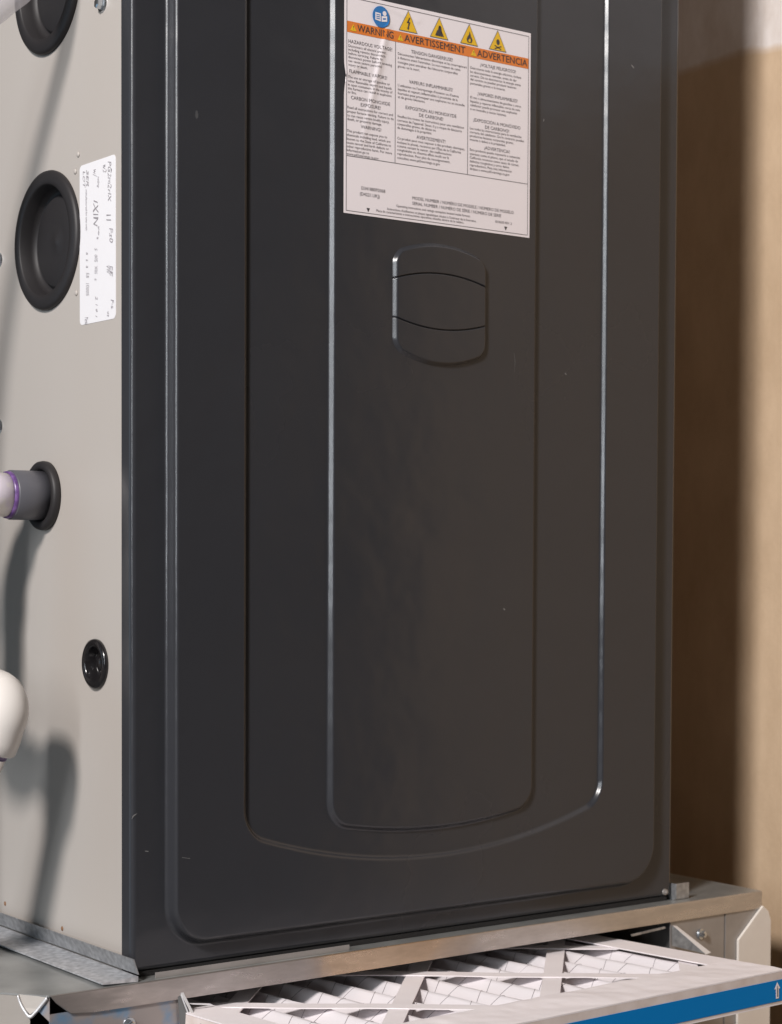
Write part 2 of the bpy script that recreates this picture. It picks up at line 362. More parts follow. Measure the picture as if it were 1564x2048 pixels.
def screw(name, c, axis, r, parent, material=M_screw, l=.004):
    """washer-faced hex head"""
    bm = bmesh.new(); q = Vector(axis).to_track_quat('Z', 'Y').to_matrix().to_4x4()
    def cone(seg, r1, r2, z0, z1):
        bmesh.ops.create_cone(bm, cap_ends=True, segments=seg, radius1=r1, radius2=r2, depth=z1-z0, matrix=Matrix.Translation(c) @ q @ Matrix.Translation((0, 0, (z0+z1)/2)))
    cone(24, r, r*.92, -.0005, .0009); cone(6, r*.66, r*.62, .00085, l); cone(6, r*.62, r*.4, l-.00005, l+.0005)
    o = obj(name, bm, material, parent)
    return P(o)
for px, py in ((205, 8), (-2, 520), (-2, 853)):
    h_ = hit(px, py, 0, .001); screw('screw', (.001, h_.y, h_.z), (-1, .05, .02), .0052, fur)
for px, py in ((157, 309), (151, 343), (153, 586)):                   # punched dimples beside the data label
    h_ = hit(px, py, 0, .001); P(lathe('dimple', h_.y, h_.z, [(.0019, 0), (.0016, .0005), (.0009, .0009), (.0003, .001)], M_side, fur, 16))
h_ = hit(1331, 1784, 1, -.001); screw('screw', (h_.x, -.0005, h_.z), (0, -1, 0), .0023, fur, M_galv_dull, .0018)

# --- scuffs in the paint -----------------------------------------------------------------------
def scuff(pts, w, plane_y):
    Q = catmull([hit(a, b, 1, plane_y) for a, b in pts], 5) if len(pts) > 2 else [hit(a, b, 1, plane_y) for a, b in pts]
    v = []; n = len(Q)
    for i, q in enumerate(Q):
        t = (Q[min(i+1, n-1)]-Q[max(i-1, 0)]).normalized(); s = Vector((t.z, 0, -t.x))*w*math.sin(math.pi*(i+.6)/(n+.2))
        v += [q+s, q-s]
    P(pyd('paint_scratch', v, [(2*i, 2*i+1, 2*i+3, 2*i+2) for i in range(n-1)], M_mark, fur))
YR = -(H1+.00008); YC = -(H3+.00008); Y2 = -(H2+.00008)
scuff([(264, 1638), (267, 1632), (274, 1627)], .0004, -.00008)
scuff([(1028, 705), (1030, 722), (1029, 745)], .00012, YC)
scuff([(1007, 1217), (1010, 1220)], .0005, YC); scuff([(1130, 746), (1133, 750)], .0005, Y2)
scuff([(1088, 238), (1087, 243)], .0004, Y2); scuff([(1263, 130), (1268, 136)], .0006, YR)
scuff([(290, 1702), (297, 1703)], .0003, -.00008); scuff([(364, 1715), (380, 1717)], .00015, YR)

# --- warning label -------------------------------------------------------------------------------
YL = -(H3+.00025)
def pl(px, py): h = hit(px, py, 1, YL); return h.x, h.z
LX0, LX1 = pl(687, 427)[0], pl(1060, 300)[0]; LZ0 = (pl(687, 427)[1]+pl(1057, 474)[1])/2; LZ1 = (pl(745, 0)[1]+pl(1062, 64)[1])/2
def seg_d(x, z, a, b):
    ax, az = a; bx_, bz = b; dx, dz = bx_-ax, bz-az; t = ((x-ax)*dx+(z-az)*dz)/(dx*dx+dz*dz); tc = min(1, max(0, t))
    s = ((x-ax)*dz-(z-az)*dx)/math.hypot(dx, dz)
    return s, math.hypot(x-ax-tc*dx, z-az-tc*dz), tc
CR = (pl(774, 52), pl(722, 290)); CR2 = (pl(745, 2), pl(836, 44)); CR3 = (pl(686, 150), pl(712, 138))
def wr(x, z):
    """wrinkles in the stuck-on label: height above the door"""
    h = 0
    for (a, b), w, k in ((CR, .0026, .0008), (CR2, .0022, .0002), (CR3, .004, .0004)):
        s, d, t = seg_d(x, z, a, b); sh = (math.sin(math.pi*min(1, t*1.15+.12))**.7 if t < .76 else max(0, (1-t)*1.5)) if (a, b) == CR else 1
        e = abs(s) if False else d
        asym = .55 if s > 0 else 1.25
        h += k*(.2+.8*sh)*math.exp(-(d/(w*asym))**2)
    return h
lab = empty('warning_label'); lab.parent = fur; lab.location = (0, 0, -ZB)
def lay(name, v2, f, material, off, parent=None):
    return pyd(name, [(x, YL-off-wr(x, z), z) for x, z in v2], f, material, parent or lab, False)
def gridq(x0, x1, z0, z1, step):
    nx = max(1, int((x1-x0)/step)); nz = max(1, int((z1-z0)/step)); v = []; f = []
    for j in range(nz+1):
        for i in range(nx+1): v.append((x0+(x1-x0)*i/nx, z0+(z1-z0)*j/nz))
    for j in range(nz):
        for i in range(nx): a = j*(nx+1)+i; f.append((a, a+1, a+nx+2, a+nx+1))
    return v, f
v, f = gridq(LX0, LX1, LZ0, LZ1, .0009)
v = [(x+(.0011*math.exp(-((z-pl(690, 155)[1])/.006)**2) if x < LX0+.0005 else 0), z) for x, z in v]
sheet = lay('label_sheet', v, f, M_paper, 0); sheet.data.polygons.foreach_set('use_smooth', [True]*len(sheet.data.polygons))
IN = .00015
def bar(name, x0, x1, z0, z1, material, off=IN, step=.0012): v, f = gridq(x0, x1, z0, z1, step); return lay(name, v, f, material, off)
t_ = .00035
bx0, bx1, bz0, bz1 = LX0+.0017, LX1-.0017, LZ0+.0015, LZ1-.0022
for a in ((bx0, bx1, bz1-t_, bz1), (bx0, bx1, bz0, bz0+t_), (bx0, bx0+t_, bz0+t_, bz1-t_), (bx1-t_, bx1, bz0+t_, bz1-t_)): bar('border_line', *a, M_ink2)
c1, c2 = pl(790, 250)[0], pl(935, 280)[0]; zr = (pl(694, 312)[1]+pl(1054, 366)[1])/2; zb0 = (pl(696, 68)[1]+pl(1056, 134)[1])/2; zb1 = (pl(696, 47)[1]+pl(1056, 112)[1])/2
bar('rule_line', bx0+t_, bx1-t_, zr-t_, zr, M_ink2)
for c in (c1, c2): bar('rule_line', c-t_/2, c+t_/2, zr, zb0, M_ink2)
bar('warning_banner', bx0+.0005, bx1-.0003, zb0, zb1, M_orange)
def print_text(name, s, x, z, size, material=M_ink, align='LEFT', wmax=None, off=IN, width=None, kx=1):
    v, f = text_mesh(s, size, align)
    if not v: return
    xs = [p[0] for p in v]; k = kx; wd = (max(xs)-min(xs))*k
    if wmax and wd > wmax: k *= wmax/wd
    if width: k = width/(max(xs)-min(xs))
    return lay(name, [(x+p[0]*k, z+p[1]-size*.3) for p in v], f, material, off)
def tri(name, cx, z0, w, h, material, off, n=10):
    v = []; f = []                              # subdivided so that it follows the wrinkle
    for j in range(n+1):
        k = 1-j/n
        v += [(cx-w/2*k, z0+h*j/n), (cx+w/2*k, z0+h*j/n)]
    for j in range(n-1): f.append((2*j, 2*j+1, 2*j+3, 2*j+2))
    f.append((2*n-2, 2*n-1, 2*n)); v = v[:2*n+1]
    return lay(name, v, f, material, off)
# banner words, each with a small warning triangle
zm = (zb0+zb1)/2
for s, xa, xb in (('WARNING', 714, 786), ('AVERTISSEMENT', 808, 930), ('ADVERTENCIA', 954, 1054)):
    xa_, xb_ = pl(xa, 90)[0], pl(xb, 90)[0]
    print_text('banner_lettering', s, xa_, zm-.0001, .0062, M_ink, 'LEFT', off=.00035, width=xb_-xa_)
    tri('banner_triangle', xa_-.0031, zb0+.0012, .0048, .0042, M_yellow, .0003); print_text('banner_lettering', '!', xa_-.0034, zm-.0004, .0032, M_ink, off=.00042)
# hazard pictograms
tx = [pl(a, b) for a, b in ((816, 47), (878, 60), (938, 73), (995, 86))]; tz = pl(816, 64)[1]; tw, th_ = .0150, .0135
def ink(name, pts, off=.0005): return lay(name, pts, [tuple(range(len(pts)))], M_ink, off)
for k, (x, _) in enumerate(tx):
    tri('hazard_triangle', x, tz, tw, th_, M_ink2, .0002); tri('hazard_triangle', x, tz+.0004, tw-.0014, th_-.0012, M_yellow, .0003)
    def S(pts): return [(x+a*.001, tz+b*.001) for a, b in pts]
    if k == 0: ink('pictogram_bolt', S([(.6, 9), (-1.4, 5.4), (.1, 5.6), (-.6, 2.4), (-1.2, 2.6), (-.3, 1.0), (.7, 2.9), (.2, 2.7), (1.4, 6.3), (0, 6.1), (1.2, 9)]))
    elif k == 1:
        for a in ((-2.2, 1.4), (-.6, 1.4), (1.0, 1.4)): ink('pictogram_blast', S([(a[0], a[1]), (a[0]+1.3, a[1]), (a[0]*.3+1.0, 7.6), (a[0]*.3+.2, 8.2)]))
        ink('pictogram_blast', S([(-3.4, 1.6), (-2.6, 1.3), (-1.2, 4.6), (-1.7, 5.2)])); ink('pictogram_blast', S([(2.7, 1.3), (3.5, 1.6), (1.6, 5.2), (1.2, 4.6)]))
    elif k == 2: ink('pictogram_flame', S([(-1.6, 1.4), (1.6, 1.4), (2.4, 3.2), (1.7, 5.2), (1.1, 4.4), (.9, 6.6), (0, 8.8), (-.3, 6.6), (-1.4, 5.2), (-2.3, 3.4)])); 
    else:
        ink('pictogram_toxic', S([(.9*math.cos(a)*1.5, 5.6+1.9*math.sin(a)) for a in [i*math.pi/6 for i in range(12)]]))
        ink('pictogram_toxic', S([(-3, 1.3), (-2.6, .8), (3, 2.9), (2.7, 3.4)])); ink('pictogram_toxic', S([(3, 1.3), (2.6, .8), (-3, 2.9), (-2.7, 3.4)]))
    if k == 2: lay('pictogram_flame', S([(-.7, 1.7), (.8, 1.7), (1.0, 3.0), (.3, 4.4), (-.1, 3.4), (-.9, 3.0)]), [(0, 1, 2, 3, 4, 5)], M_yellow, .0006)
# blue "read the manual" disc
cx, cz = pl(761, 34); rr_ = .0066
lay('manual_disc', [(cx+rr_*math.cos(a), cz+rr_*1.0*math.sin(a)) for a in [i*math.pi/20 for i in range(40)]], [tuple(range(40))], M_blue, .0006)
for q in ([(-4.6, -2.4), (-.3, -3.0), (-.3, 2.0), (-4.6, 2.2)], [(.3, -3.0), (4.6, -2.4), (4.6, 1.0), (.3, .4)]):
    lay('manual_symbol', [(cx+a*.001, cz+b*.001) for a, b in q], [(0, 1, 2, 3)], M_paper, .0008)
lay('manual_symbol', [(cx+.001*(2.6+1.5*math.cos(a)), cz+.001*(2.4+1.5*math.sin(a))) for a in [i*math.pi/8 for i in range(16)]], [tuple(range(16))], M_paper, .0008)
for dz in (1.0, -.2, -1.4): lay('manual_symbol', [(cx+a*.001, cz+b*.001) for a, b in [(-3.9, dz-.3), (-1, dz-.4), (-1, dz+.15), (-3.9, dz+.2)]], [(0, 1, 2, 3)], M_blue, .0009)
lay('manual_symbol', [(cx+a*.001, cz+b*.001) for a, b in [(1.2, -1.6), (3.6, -1.2), (3.6, -.4), (1.2, -.7)]], [(0, 1, 2, 3)], M_blue, .0009)
HS, BS = .0031, .0023
def block(head, hpos, body, x_px, ys, wmax, hl=False):
    for (s, (a, b)) in zip(head, hpos):
        x, z = pl(a, b); print_text('label_heading', s, x, z, HS, M_body, 'LEFT' if hl else 'CENTER', wmax=wmax)
    for s, y in zip(body, ys):
        x, z = pl(x_px, y); print_text('label_text', s, x, z, BS, M_body, 'LEFT', wmax=wmax, kx=1.05)
w1 = c1-bx0-.0015; w2 = c2-c1-.003; w3 = bx1-c2-.003
block(['HAZARDOUS VOLTAGE!'], [(696, 82)], ['Disconnect all electric power,', 'including remote disconnects', 'before servicing. Failure to', 'disconnect power before servicing', 'can cause severe personal', 'injury or death.'], 696, (91, 98.5, 106, 113.5, 121, 129), w1, True)
block(['FLAMMABLE VAPORS!'], [(697, 142)], ['The use or storage of gasoline or', 'other flammable vapors and liquids', 'in open containers in the vicinity of', 'this furnace can result in explosion', 'or fire.'], 695, (153, 161, 168.5, 176, 183.5), w1, True)
block(['CARBON MONOXIDE', 'EXPOSURE!'], [(741, 202), (741, 213)], ['Read all instructions for correct and', 'proper furnace venting. Failure to do', 'so can cause severe bodily injury,', 'death, or property damage.'], 694, (214, 222, 230, 237.5), w1)
block(['WARNING!'], [(742, 257)], ['This product can expose you to', 'chemicals including lead, which are', 'known to the State of California to', 'cause cancer and birth defects or', 'other reproductive harm. For more', 'information go to', 'www.p65warnings.ca.gov'], 693, (261, 269, 277, 284.5, 292, 299.5, 307), w1)
block(['TENSION DANGEREUSE!'], [(864, 112)], ["Déconnectez l'alimentation électrique et les interrupteurs", "à distance avant l'entretien. Le non-respect de cette", "consigne peut entraîner des blessures corporelles", 'graves ou la mort.'], 795, (107, 115, 123.5, 132), w2)
block(['VAPEURS INFLAMMABLES!'], [(862, 172)], ["L'utilisation ou l'entreposage d'essence ou d'autres", 'liquides et vapeurs inflammables à proximité de la', 'fournaise peut provoquer une explosion ou un incendie', "et de graves blessures."], 795, (170, 178, 186, 193.5), w2)
block(['EXPOSITION AU MONOXYDE', 'DE CARBONE!'], [(862, 224), (862, 234.5)], ['Veuillez lire toutes les instructions pour une ventilation', "correcte de l'appareil. Sinon, il y a risque de blessures", 'corporelles graves, de décès ou', 'de dommages à la propriété.'], 794, (232, 240, 247.5, 255), w2)
block(['AVERTISSEMENT!'], [(862, 279)], ['Ce produit peut vous exposer à des produits chimiques,', "incluant le plomb, reconnus par l'État de la Californie", 'comme causant le cancer, des malformations', "congénitales ou d'autres effets nocifs sur la", 'reproduction. Pour plus de renseignements,', 'consultez www.p65warnings.ca.gov'], 794, (276, 284, 291.5, 299, 307, 315), w2)
block(['¡VOLTAJE PELIGROSO!'], [(996, 137)], ['Desconecte toda la energía eléctrica, incluso', 'las desconexiones remotas, antes de dar', 'servicio. De no desconectar la energía antes', 'del servicio se pueden producir lesiones', 'personales graves o la muerte.'], 940, (135, 143, 150.5, 158, 166), w3)
block(['¡VAPORES INFLAMABLES!'], [(995, 195)], ['El uso o almacenamiento de gasolina u otros', 'líquidos y vapores inflamables cerca de este', 'calefactor puede provocar una explosión', 'o un incendio y causar lesiones.'], 940, (194, 202, 209.5, 217.5), w3)
block(['¡EXPOSICIÓN A MONÓXIDO', 'DE CARBONO!'], [(994, 248), (994, 258.5)], ['Lea todas las instrucciones para la ventilación', 'correcta del calefactor. De lo contrario pueden', 'producirse lesiones corporales graves,', 'muerte o daños a la propiedad.'], 939, (256, 263.5, 271, 278.5), w3)
block(['¡ADVERTENCIA!'], [(994, 300)], ['Este producto puede exponerle a sustancias', 'químicas como el plomo, que el estado de', 'California reconoce como causa de cáncer,', 'defectos congénitos y otros daños', 'reproductivos. Para más información', 'diríjase a www.p65warnings.ca.gov'], 939, (299, 307, 314.5, 322, 329.5, 337), w3)
for s, a, b, sz in (('D341880P2068', 722, 376, .0030), ('(D4221.UKJ)', 719, 387.5, .0030),
                    ('MODEL NUMBER / NUMÉRO DE MODÈLE / NÚMERO DE MODELO', 824, 396, .0029), ('SERIAL NUMBER / NUMÉRO DE SÉRIE / NÚMERO DE SERIE', 824, 406.5, .0029),
                    ('Operating instructions and ratings nameplate located inside furnace.', 792, 411.5, .0022),
                    ("Instructions d'utilisation et plaque signalétique situées à l'intérieur de la fournaise.", 774, 417.5, .0022),
                    ('Placa de características e instrucciones operativas situadas dentro de la caldera.', 752, 421, .0022),
                    ('ISO8200 REV. 2', 990, 443, .0022)):
    x, z = pl(a, b); print_text('label_text', s, x, z, sz, M_body)
for a, b in ((736, 420), (1011, 457)):
    x, z = pl(a, b); lay('arrow_mark', [(x-.0013, z+.0012), (x+.0013, z+.0012), (x, z-.0013)], [(0, 1, 2)], M_ink, IN)

# --- data label on the side panel --------------------------------------------------------------------
XS = .0008
dl_ = empty('data_label'); dl_.parent = fur; dl_.location = (0, 0, -ZB)
def ps(px, py): h = hit(px, py, 0, XS); return h.y, h.z
y1, y0, z0, z1 = .0655, .0203, .3858, .4818; r_ = .003; pts = []
for cy, cz, a0 in ((y1-r_, z1-r_, 0), (y0+r_, z1-r_, 90), (y0+r_, z0+r_, 180), (y1-r_, z0+r_, 270)):
    for k in range(7): a = R(a0+15*k); pts.append((XS, cy+r_*math.cos(a), cz+r_*math.sin(a)))
prism('label_sheet', pts, (.0003, 0, 0), M_paper2, dl_)
def side_text(s, px, y_top, y_bot, size, material=M_faded):
    a = ps(px, y_top); b = ps(px, y_bot); v, f = text_mesh(s, size)
    if not v: return
    k = (a[1]-b[1])/max(p[0] for p in v)
    def jit(p):
        q = Vector((p[0]*420, p[1]*420, px*.37)); return mnoise.noise(q)*size*.13, mnoise.noise(q+Vector((7, 3, 1)))*size*.13
    v = [(p[0]+jit(p)[0]+.25*p[1], p[1]+jit(p)[1]) for p in v]
    pyd('label_marking', [(XS-.00015, a[0]-(p[1]-size*.3), a[1]-p[0]*k) for p in v], f, material, dl_)
for s, px, a, b, sz in (('PG2m2rIX', 219, 321, 401, .0062), ('11', 217, 424, 440, .0085), ('Fs0', 222, 454, 484, .0062), ('w2', 209, 327, 344, .0062), ('w/', 190, 336, 352, .0068),
                        ('IXIN', 191, 398, 450, .0082), ('rating', 197, 352, 374, .0035), ('input output', 198, 452, 470, .003), ('a', 196, 472, 478, .005),
                        ('manufactured for use with', 173, 378, 460, .0032), ('a   a   a   55   10005', 175, 504, 590, .0052), ('S   005   X05   a', 192, 496, 560, .0052),
                        ('2 1 9 1', 193, 592, 632, .0036), ('Mersü', 173, 634, 648, .0062), ('VW', 216, 530, 546, .0055), ('EE', 222, 530, 550, .0055), ('F-s', 225, 597, 616, .0052), ('os', 217, 622, 632, .005),
                        ('SER', 175, 339, 372, .0042), ('LOT', 168, 341, 374, .0042)):
    side_text(s, px, a, b, sz)

# ------------------------------------------------------------------ condensate drain pipework
GY, GZ = .1125, .2835
dp = empty('condensate_drain_pipe', (0, GY, GZ))
tag(dp, 'white and grey plastic drain pipe leaving the beige furnace side through a black grommet', 'pipe')
ex = hit(14, 1397, 0, -.057)                          # centre of the visible elbow
XD = -.070
P(lathe('coupling', GY, GZ, [(.0120, -.004), (.0155, -.004), (.0155, .0243), (.0150, .0250), (.0128, .0250)], M_grey, dp, 56))
P(lathe('primer_ring', GY, GZ, [(.0146, .0245), (.0149, .0254), (.0146, .0272), (.0138, .0276)], M_purple, dp, 56))
def arc(a, c, b, r, k=10):
    """round the corner a-c-b"""
    a, c, b = Vector(a), Vector(c), Vector(b); u = (a-c).normalized(); w = (b-c).normalized(); al = u.angle(w)/2
    t = r/math.tan(al); o = c+(u+w).normalized()*(r/math.sin(al)); p0 = c+u*t-o; p1 = c+w*t-o; n = p0.cross(p1).normalized(); tot = p0.angle(p1)
    return [o+Matrix.Rotation(tot*i/k, 3, n) @ p0 for i in range(k+1)]
top = (XD, GY, GZ); low = (XD, GY+.002, ex.z+.002)
P(tube('pipe', [(-.022, GY, GZ), (-.055, GY, GZ)], .0137, mat('primer_smeared_pvc', (.80, .76, .72), .35, var=(70, (.72, .66, .74), .06)), dp))
def elbow(a, c, b, la, lb, rs=.0166, rb=.0158, ra=.017):
    a, c, b = Vector(a), Vector(c), Vector(b); u = (a-c).normalized(); w = (b-c).normalized()
    A = arc(a, c, b, ra, 14); pts = [c+u*la, c+u*(la-.0015), c+u*(la*.62+.004)]+A+[c+w*(lb*.62+.004), c+w*(lb-.0015), c+w*lb]
    rad = [rs*.95, rs, rs]+[rb+.0006*math.sin(math.pi*i/14) for i in range(15)]+[rs, rs, rs*.95]
    return P(tube('elbow', pts, rad, M_pvc, dp, 40))
elbow((-.04, GY, GZ), top, low, .026, .028)
P(tube('pipe', [Vector(top)+Vector((0, 0, -.024)), Vector(low)+Vector((0, 0, .024))], .0133, M_pvc, dp))
e2 = Vector((ex.x, ex.y, ex.z))
elbow(top, low, e2, .028, .024)
P(tube('pipe', [low, e2], .0133, M_pvc, dp))
down = Vector((-.31, .30, -1)).normalized()
eb = elbow(low, e2, e2+down, .027, .031, .0174, .0166, .0115)
P(tube('primer_ring', [e2+down*.0290, e2+down*.0345], [.0140, .0136], M_purple, dp))
P(tube('pipe', [e2+down*.024, e2+down*.40], .0132, M_pvc, dp))
# ------------------------------------------------------------------ grey tubing in front of the side panel
tb = [(-.022, .055, .86), (-.022, .054, .70), (-.024, .0545, .640), (-.030, .0555, .603), (-.040, .058, .5815), (-.053, .0625, .5685), (-.090, .0765, .530), (-.116, .091, .468), (-.126, .098, .425), (-.132, .103, .36), (-.135, .106, .10), (-.135, .106, -.398)]
t = tube('flexible_tube', catmull(tb, 10), .0088, M_tube, None, 24); tag(t, 'smooth light grey tube slanting past the upper black plug of the furnace side', 'tube')

# ------------------------------------------------------------------ sheet-metal base (filter rack)
base = empty('filter_rack_base', (.22, .3, -.40)); tag(base, 'galvanized sheet metal filter rack base under the charcoal furnace', 'duct')
YF = -.012; X0, X1 = -.0585, .528; SL0, SL1 = .0285, .4335; FL = -.40
def B(*a, **k): return P(box(*a, **k))
P(prism('top_sheet', [(X0, YF+.0016, ZB), (X1, YF+.0016, ZB), (X1, .70, ZB), (-.079, .70, ZB), (-.079, .0145, ZB)], (0, 0, -.0010), M_top, base))
lz = -.0156
P(prism('front_lip', [(X0, YF, ZB), (X0+.004, YF, -.0075), (-.0455, YF, lz+.001), (-.03, YF, lz), (.10, YF, lz-.0003), (.30, YF, lz+.0002), (X1-.0005, YF, lz), (X1, YF, ZB)], (0, .0015, 0), M_lip, base, .0006))
B('upper_fold', .012, .152, -.0072, -.0066, ZB+.0001, ZB+.0034, M_galv_dull, base)
B('front_sheet', X0+.0005, SL0, YF+.0016, YF+.0026, FL, lz+.002, M_smear, base)
B('front_sheet', SL1, .4888, YF+.0016, YF+.0026, FL, lz+.002, M_galv_dull, base)
B('front_sheet', .4898, X1, YF+.0012, YF+.0022, FL, lz+.002, M_galv_dull, base)
B('front_sheet', SL0+.0005, SL1-.0005, YF+.0016, YF+.0026, FL, -.115, M_galv_dull, base)
CN = Vector((.0235, .0209, 0)).normalized(); CP = Vector((X0+.0004, YF+.003, 0))
def hitc(px, py, off=0):                        # pixel -> point on the snipped corner's sloping face
    d = fw + rt*((px-782)/F_PX) - up*((py-PY)/F_PX); return CAM + d*(((CP-CN*off-CAM).dot(CN))/d.dot(CN))
c_ = [hitc(36, 1990), hitc(60, 2033)]
P(prism('corner_sheet', [(-.079, .0145, ZB-.0012), c_[0], c_[1], (c_[1].x, c_[1].y, FL), (-.079, .0145, FL)], CN*.0008, M_tan, base))
P(prism('corner_sheet', [hitc(95, 1995), hitc(99, 1994), hitc(99, 2044), hitc(75, 2021)], CN*.0007, M_smear, base))
P(prism('corner_tongue', [hitc(37, 1989, .001), hitc(47, 2015, .0022), hitc(60, 2029, .003), hitc(74, 2018, .0022), hitc(95, 1994, .001)], CN*.0006, M_tan, base))
B('side_sheet', -.079, -.078, .0155, .70, FL, ZB-.0012, M_galv_dull, base); B('side_sheet', X1-.001, X1, YF+.003, .70, FL, ZB-.0012, M_galv_dull, base); B('back_sheet', -.0775, X1-.0015, .699, .70, FL, ZB-.0012, M_galv_dull, base)
# inside of the rack: runners that carry the filter and the blind liner behind it
bm = bmesh.new(); bx(bm, SL0-.012, SL0+.012, YF+.004, .40, -.0490, -.0480); bx(bm, SL1-.070, SL1+.008, YF+.004, .40, -.0490, -.0480); P(obj('filter_runner', bm, M_inside, base))
bm = bmesh.new(); bx(bm, SL0-.014, SL0-.013, YF+.004, .42, -.13, ZB-.0015); bx(bm, SL1+.009, SL1+.010, YF+.004, .42, -.13, ZB-.0015); bx(bm, SL0-.013, SL1+.009, .42, .421, -.13, ZB-.0015)
P(obj('rack_liner', bm, M_inside, base))
# end cap in paler, warmer steel, folded round the right corner
P(prism('corner_cap', [(.5014, YF-.0012, FL), (.5364, YF-.0012, FL), (.5364, YF-.0012, -.0255), (.5335, YF-.0012, -.018), (.5275, YF-.0012, -.0135), (.5014, YF-.0012, -.0362)], (0, .0022, 0), mat('pale_warm_steel', (.76, .70, .64), .5, .05, .5, bump=(70, .2, .0008), var=(45, (.84, .79, .73), .3)), base, .0004))
# angle strips either side of the furnace
def strip(name, pr, material):
    bm = bmesh.new(); a = [bm.verts.new((x, -.0098, z)) for x, z in pr]; b = [bm.verts.new((x, .66, z)) for x, z in pr]; n = len(pr)
    bm.faces.new(a); bm.faces.new(b[::-1])
    for i in range(n): bm.faces.new((a[i], b[i], b[(i+1) % n], a[(i+1) % n]))
    return P(obj(name, bm, material, base))
strip('angle_strip', [(-.0004, ZB+.0044), (-.0012, ZB+.0044), (-.0044, .0112), (-.0036, .0112)], M_galv)  # upright leg: its shade is put into the darker zinc colour
strip('angle_flange', [(-.0010, ZB+.0002), (-.0243, ZB+.0014), (-.0243, ZB+.0022), (-.0010, ZB+.0034)], M_galv_lit)
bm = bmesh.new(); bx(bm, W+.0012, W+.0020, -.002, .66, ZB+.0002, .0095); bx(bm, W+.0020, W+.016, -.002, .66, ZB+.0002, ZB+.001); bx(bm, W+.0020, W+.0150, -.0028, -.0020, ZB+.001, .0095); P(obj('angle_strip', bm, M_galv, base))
for px, py in ((4, 1808), (118, 1858)):
    h_ = hit(px, py, 0, -.0012); P(lathe('rust_spot', h_.y, h_.z, [(.0016, 0), (.0013, .0002), (.0006, .0003)], M_rust, fur, 12))
# flaps bent out at the ends of the slot
def flap(pts, vec, material=M_bright): return P(prism('slot_flap', [hit(a, b, 1, yy) for a, b, yy in pts], vec, material, base))
flap([(362, 1986, -.0125), (367, 1985, -.0125), (406, 2062, -.024), (400, 2062, -.024)], (0, .0006, 0)); flap([(361, 1990, -.0124), (363, 1989, -.0125), (392, 2062, -.020), (388, 2062, -.020)], (0, .0006, 0)); flap([(356, 1994, -.0122), (361, 1991, -.0124), (388, 2062, -.020), (362, 2066, -.0128)], (0, .0005, 0), M_inside)
flap([(374, 2006, -.013), (420, 2007, -.013), (428, 2011, -.013), (384, 2009, -.013)], (0, .0006, 0))
flap([(1346, 1851, -.0125), (1354, 1852, -.0125), (1422, 1905, -.026), (1412, 1909, -.026)], (0, .0006, 0)); flap([(1345, 1853, -.0122), (1349, 1852, -.0125), (1414, 1909, -.026), (1345, 1892, -.014)], (0, .0005, 0), M_galv)
flap([(1262, 1869, -.013), (1330, 1853, -.013), (1332, 1857, -.013), (1264, 1873, -.013)], (0, .0006, 0), M_galv)
h_ = hit(1401, 1868, 1, YF+.0016); screw('screw', h_, (.25, -1, .05), .0042, base)
h_ = hit(258, 2048, 1, YF+.0016); screw('screw', h_, (0, -1, 0), .0042, base)
# torn V-shaped tab where the left corner was snipped
vt = [(36, 1989, .0012), (41, 2003, .0018), (49, 2018, .0028), (60, 2031, .0036), (71, 2022, .0028), (82, 2009, .0018), (95, 1993, .0012)]
Q = catmull([hitc(a, b, o_) for a, b, o_ in vt], 5); vv = []; n = len(Q)
for q in Q: vv += [q, q+CN*-.0006+Vector((0, 0, -.0008)), q+CN*.0004+Vector((0, 0, -.0014))]
ff = [(3*i, 3*i+3, 3*i+4, 3*i+1) for i in range(n-1)]+[(3*i+1, 3*i+4, 3*i+5, 3*i+2) for i in range(n-1)]
tab = P(pyd('torn_tab', vv, ff, M_bright, base, True)); tab.modifiers.new('thickness', 'SOLIDIFY').thickness = .0007

# ------------------------------------------------------------------ air filter
af = empty('air_filter', (.3915, -.1555, -.0182)); af.rotation_euler = (R(-1.7), 0, R(2.0))
tag(af, 'white pleated air filter with blue edge band pulled partly out of its slot', 'filter')
FW, FD, FT = .359, .50, .0218; bw, bf = .024, .044
def fobj(name, boxes, material, parent=af):
    bm = bmesh.new()
    for q in boxes: bx(bm, *q)
    return obj(name, bm, material, parent)
# top border as a grid with gentle dents, then plain walls
def border():
    v = []; f = []; nx, ny = 120, 22
    def Zt(x, y): return .0010*mnoise.noise(Vector((x*22, y*40, 3)))*min(1, y/.008)+.0004*mnoise.noise(Vector((x*90, y*90, 1)))*min(1, y/.004)
    for j in range(ny+1):
        for i in range(nx+1): x = -FW*i/nx; y = bf*j/ny; v.append((x, y, Zt(x, y)-.0006))
    for j in range(ny):
        for i in range(nx): a = j*(nx+1)+i; f.append((a, a+nx+1, a+nx+2, a+1))
    o = pyd('cardboard_frame', v, f, M_card, af, False); s = o.modifiers.new('thickness', 'SOLIDIFY'); s.thickness = .0009; s.offset = -1
border()
fobj('cardboard_frame', [(-FW, -FW+bw, bf, FD, -.0014, -.0006), (-bw, 0, bf, FD, -.0014, -.0006), (-FW+bw, -bw, FD-.03, FD, -.0014, -.0006)], M_card)
fobj('frame_wall', [(-FW, 0, 0, .0009, -FT, -.0016), (-FW, -FW+.0009, .0009, FD, -FT, -.0016), (-.0009, 0, .0009, FD, -FT, -.0016), (-FW+.0009, -.0009, FD-.0009, FD, -FT, -.0016)], M_edge)
fobj('bottom_flange', [(-FW, 0, 0, .03, -FT-.0008, -FT), (-FW, -FW+.02, .03, FD, -FT-.0008, -FT), (-.02, 0, .03, FD, -FT-.0008, -FT)], M_card)
bnd = fobj('blue_band', [(-FW, 0, -.0003, 0, -.0202, -.0065)], M_band)
ax_ = -.0085
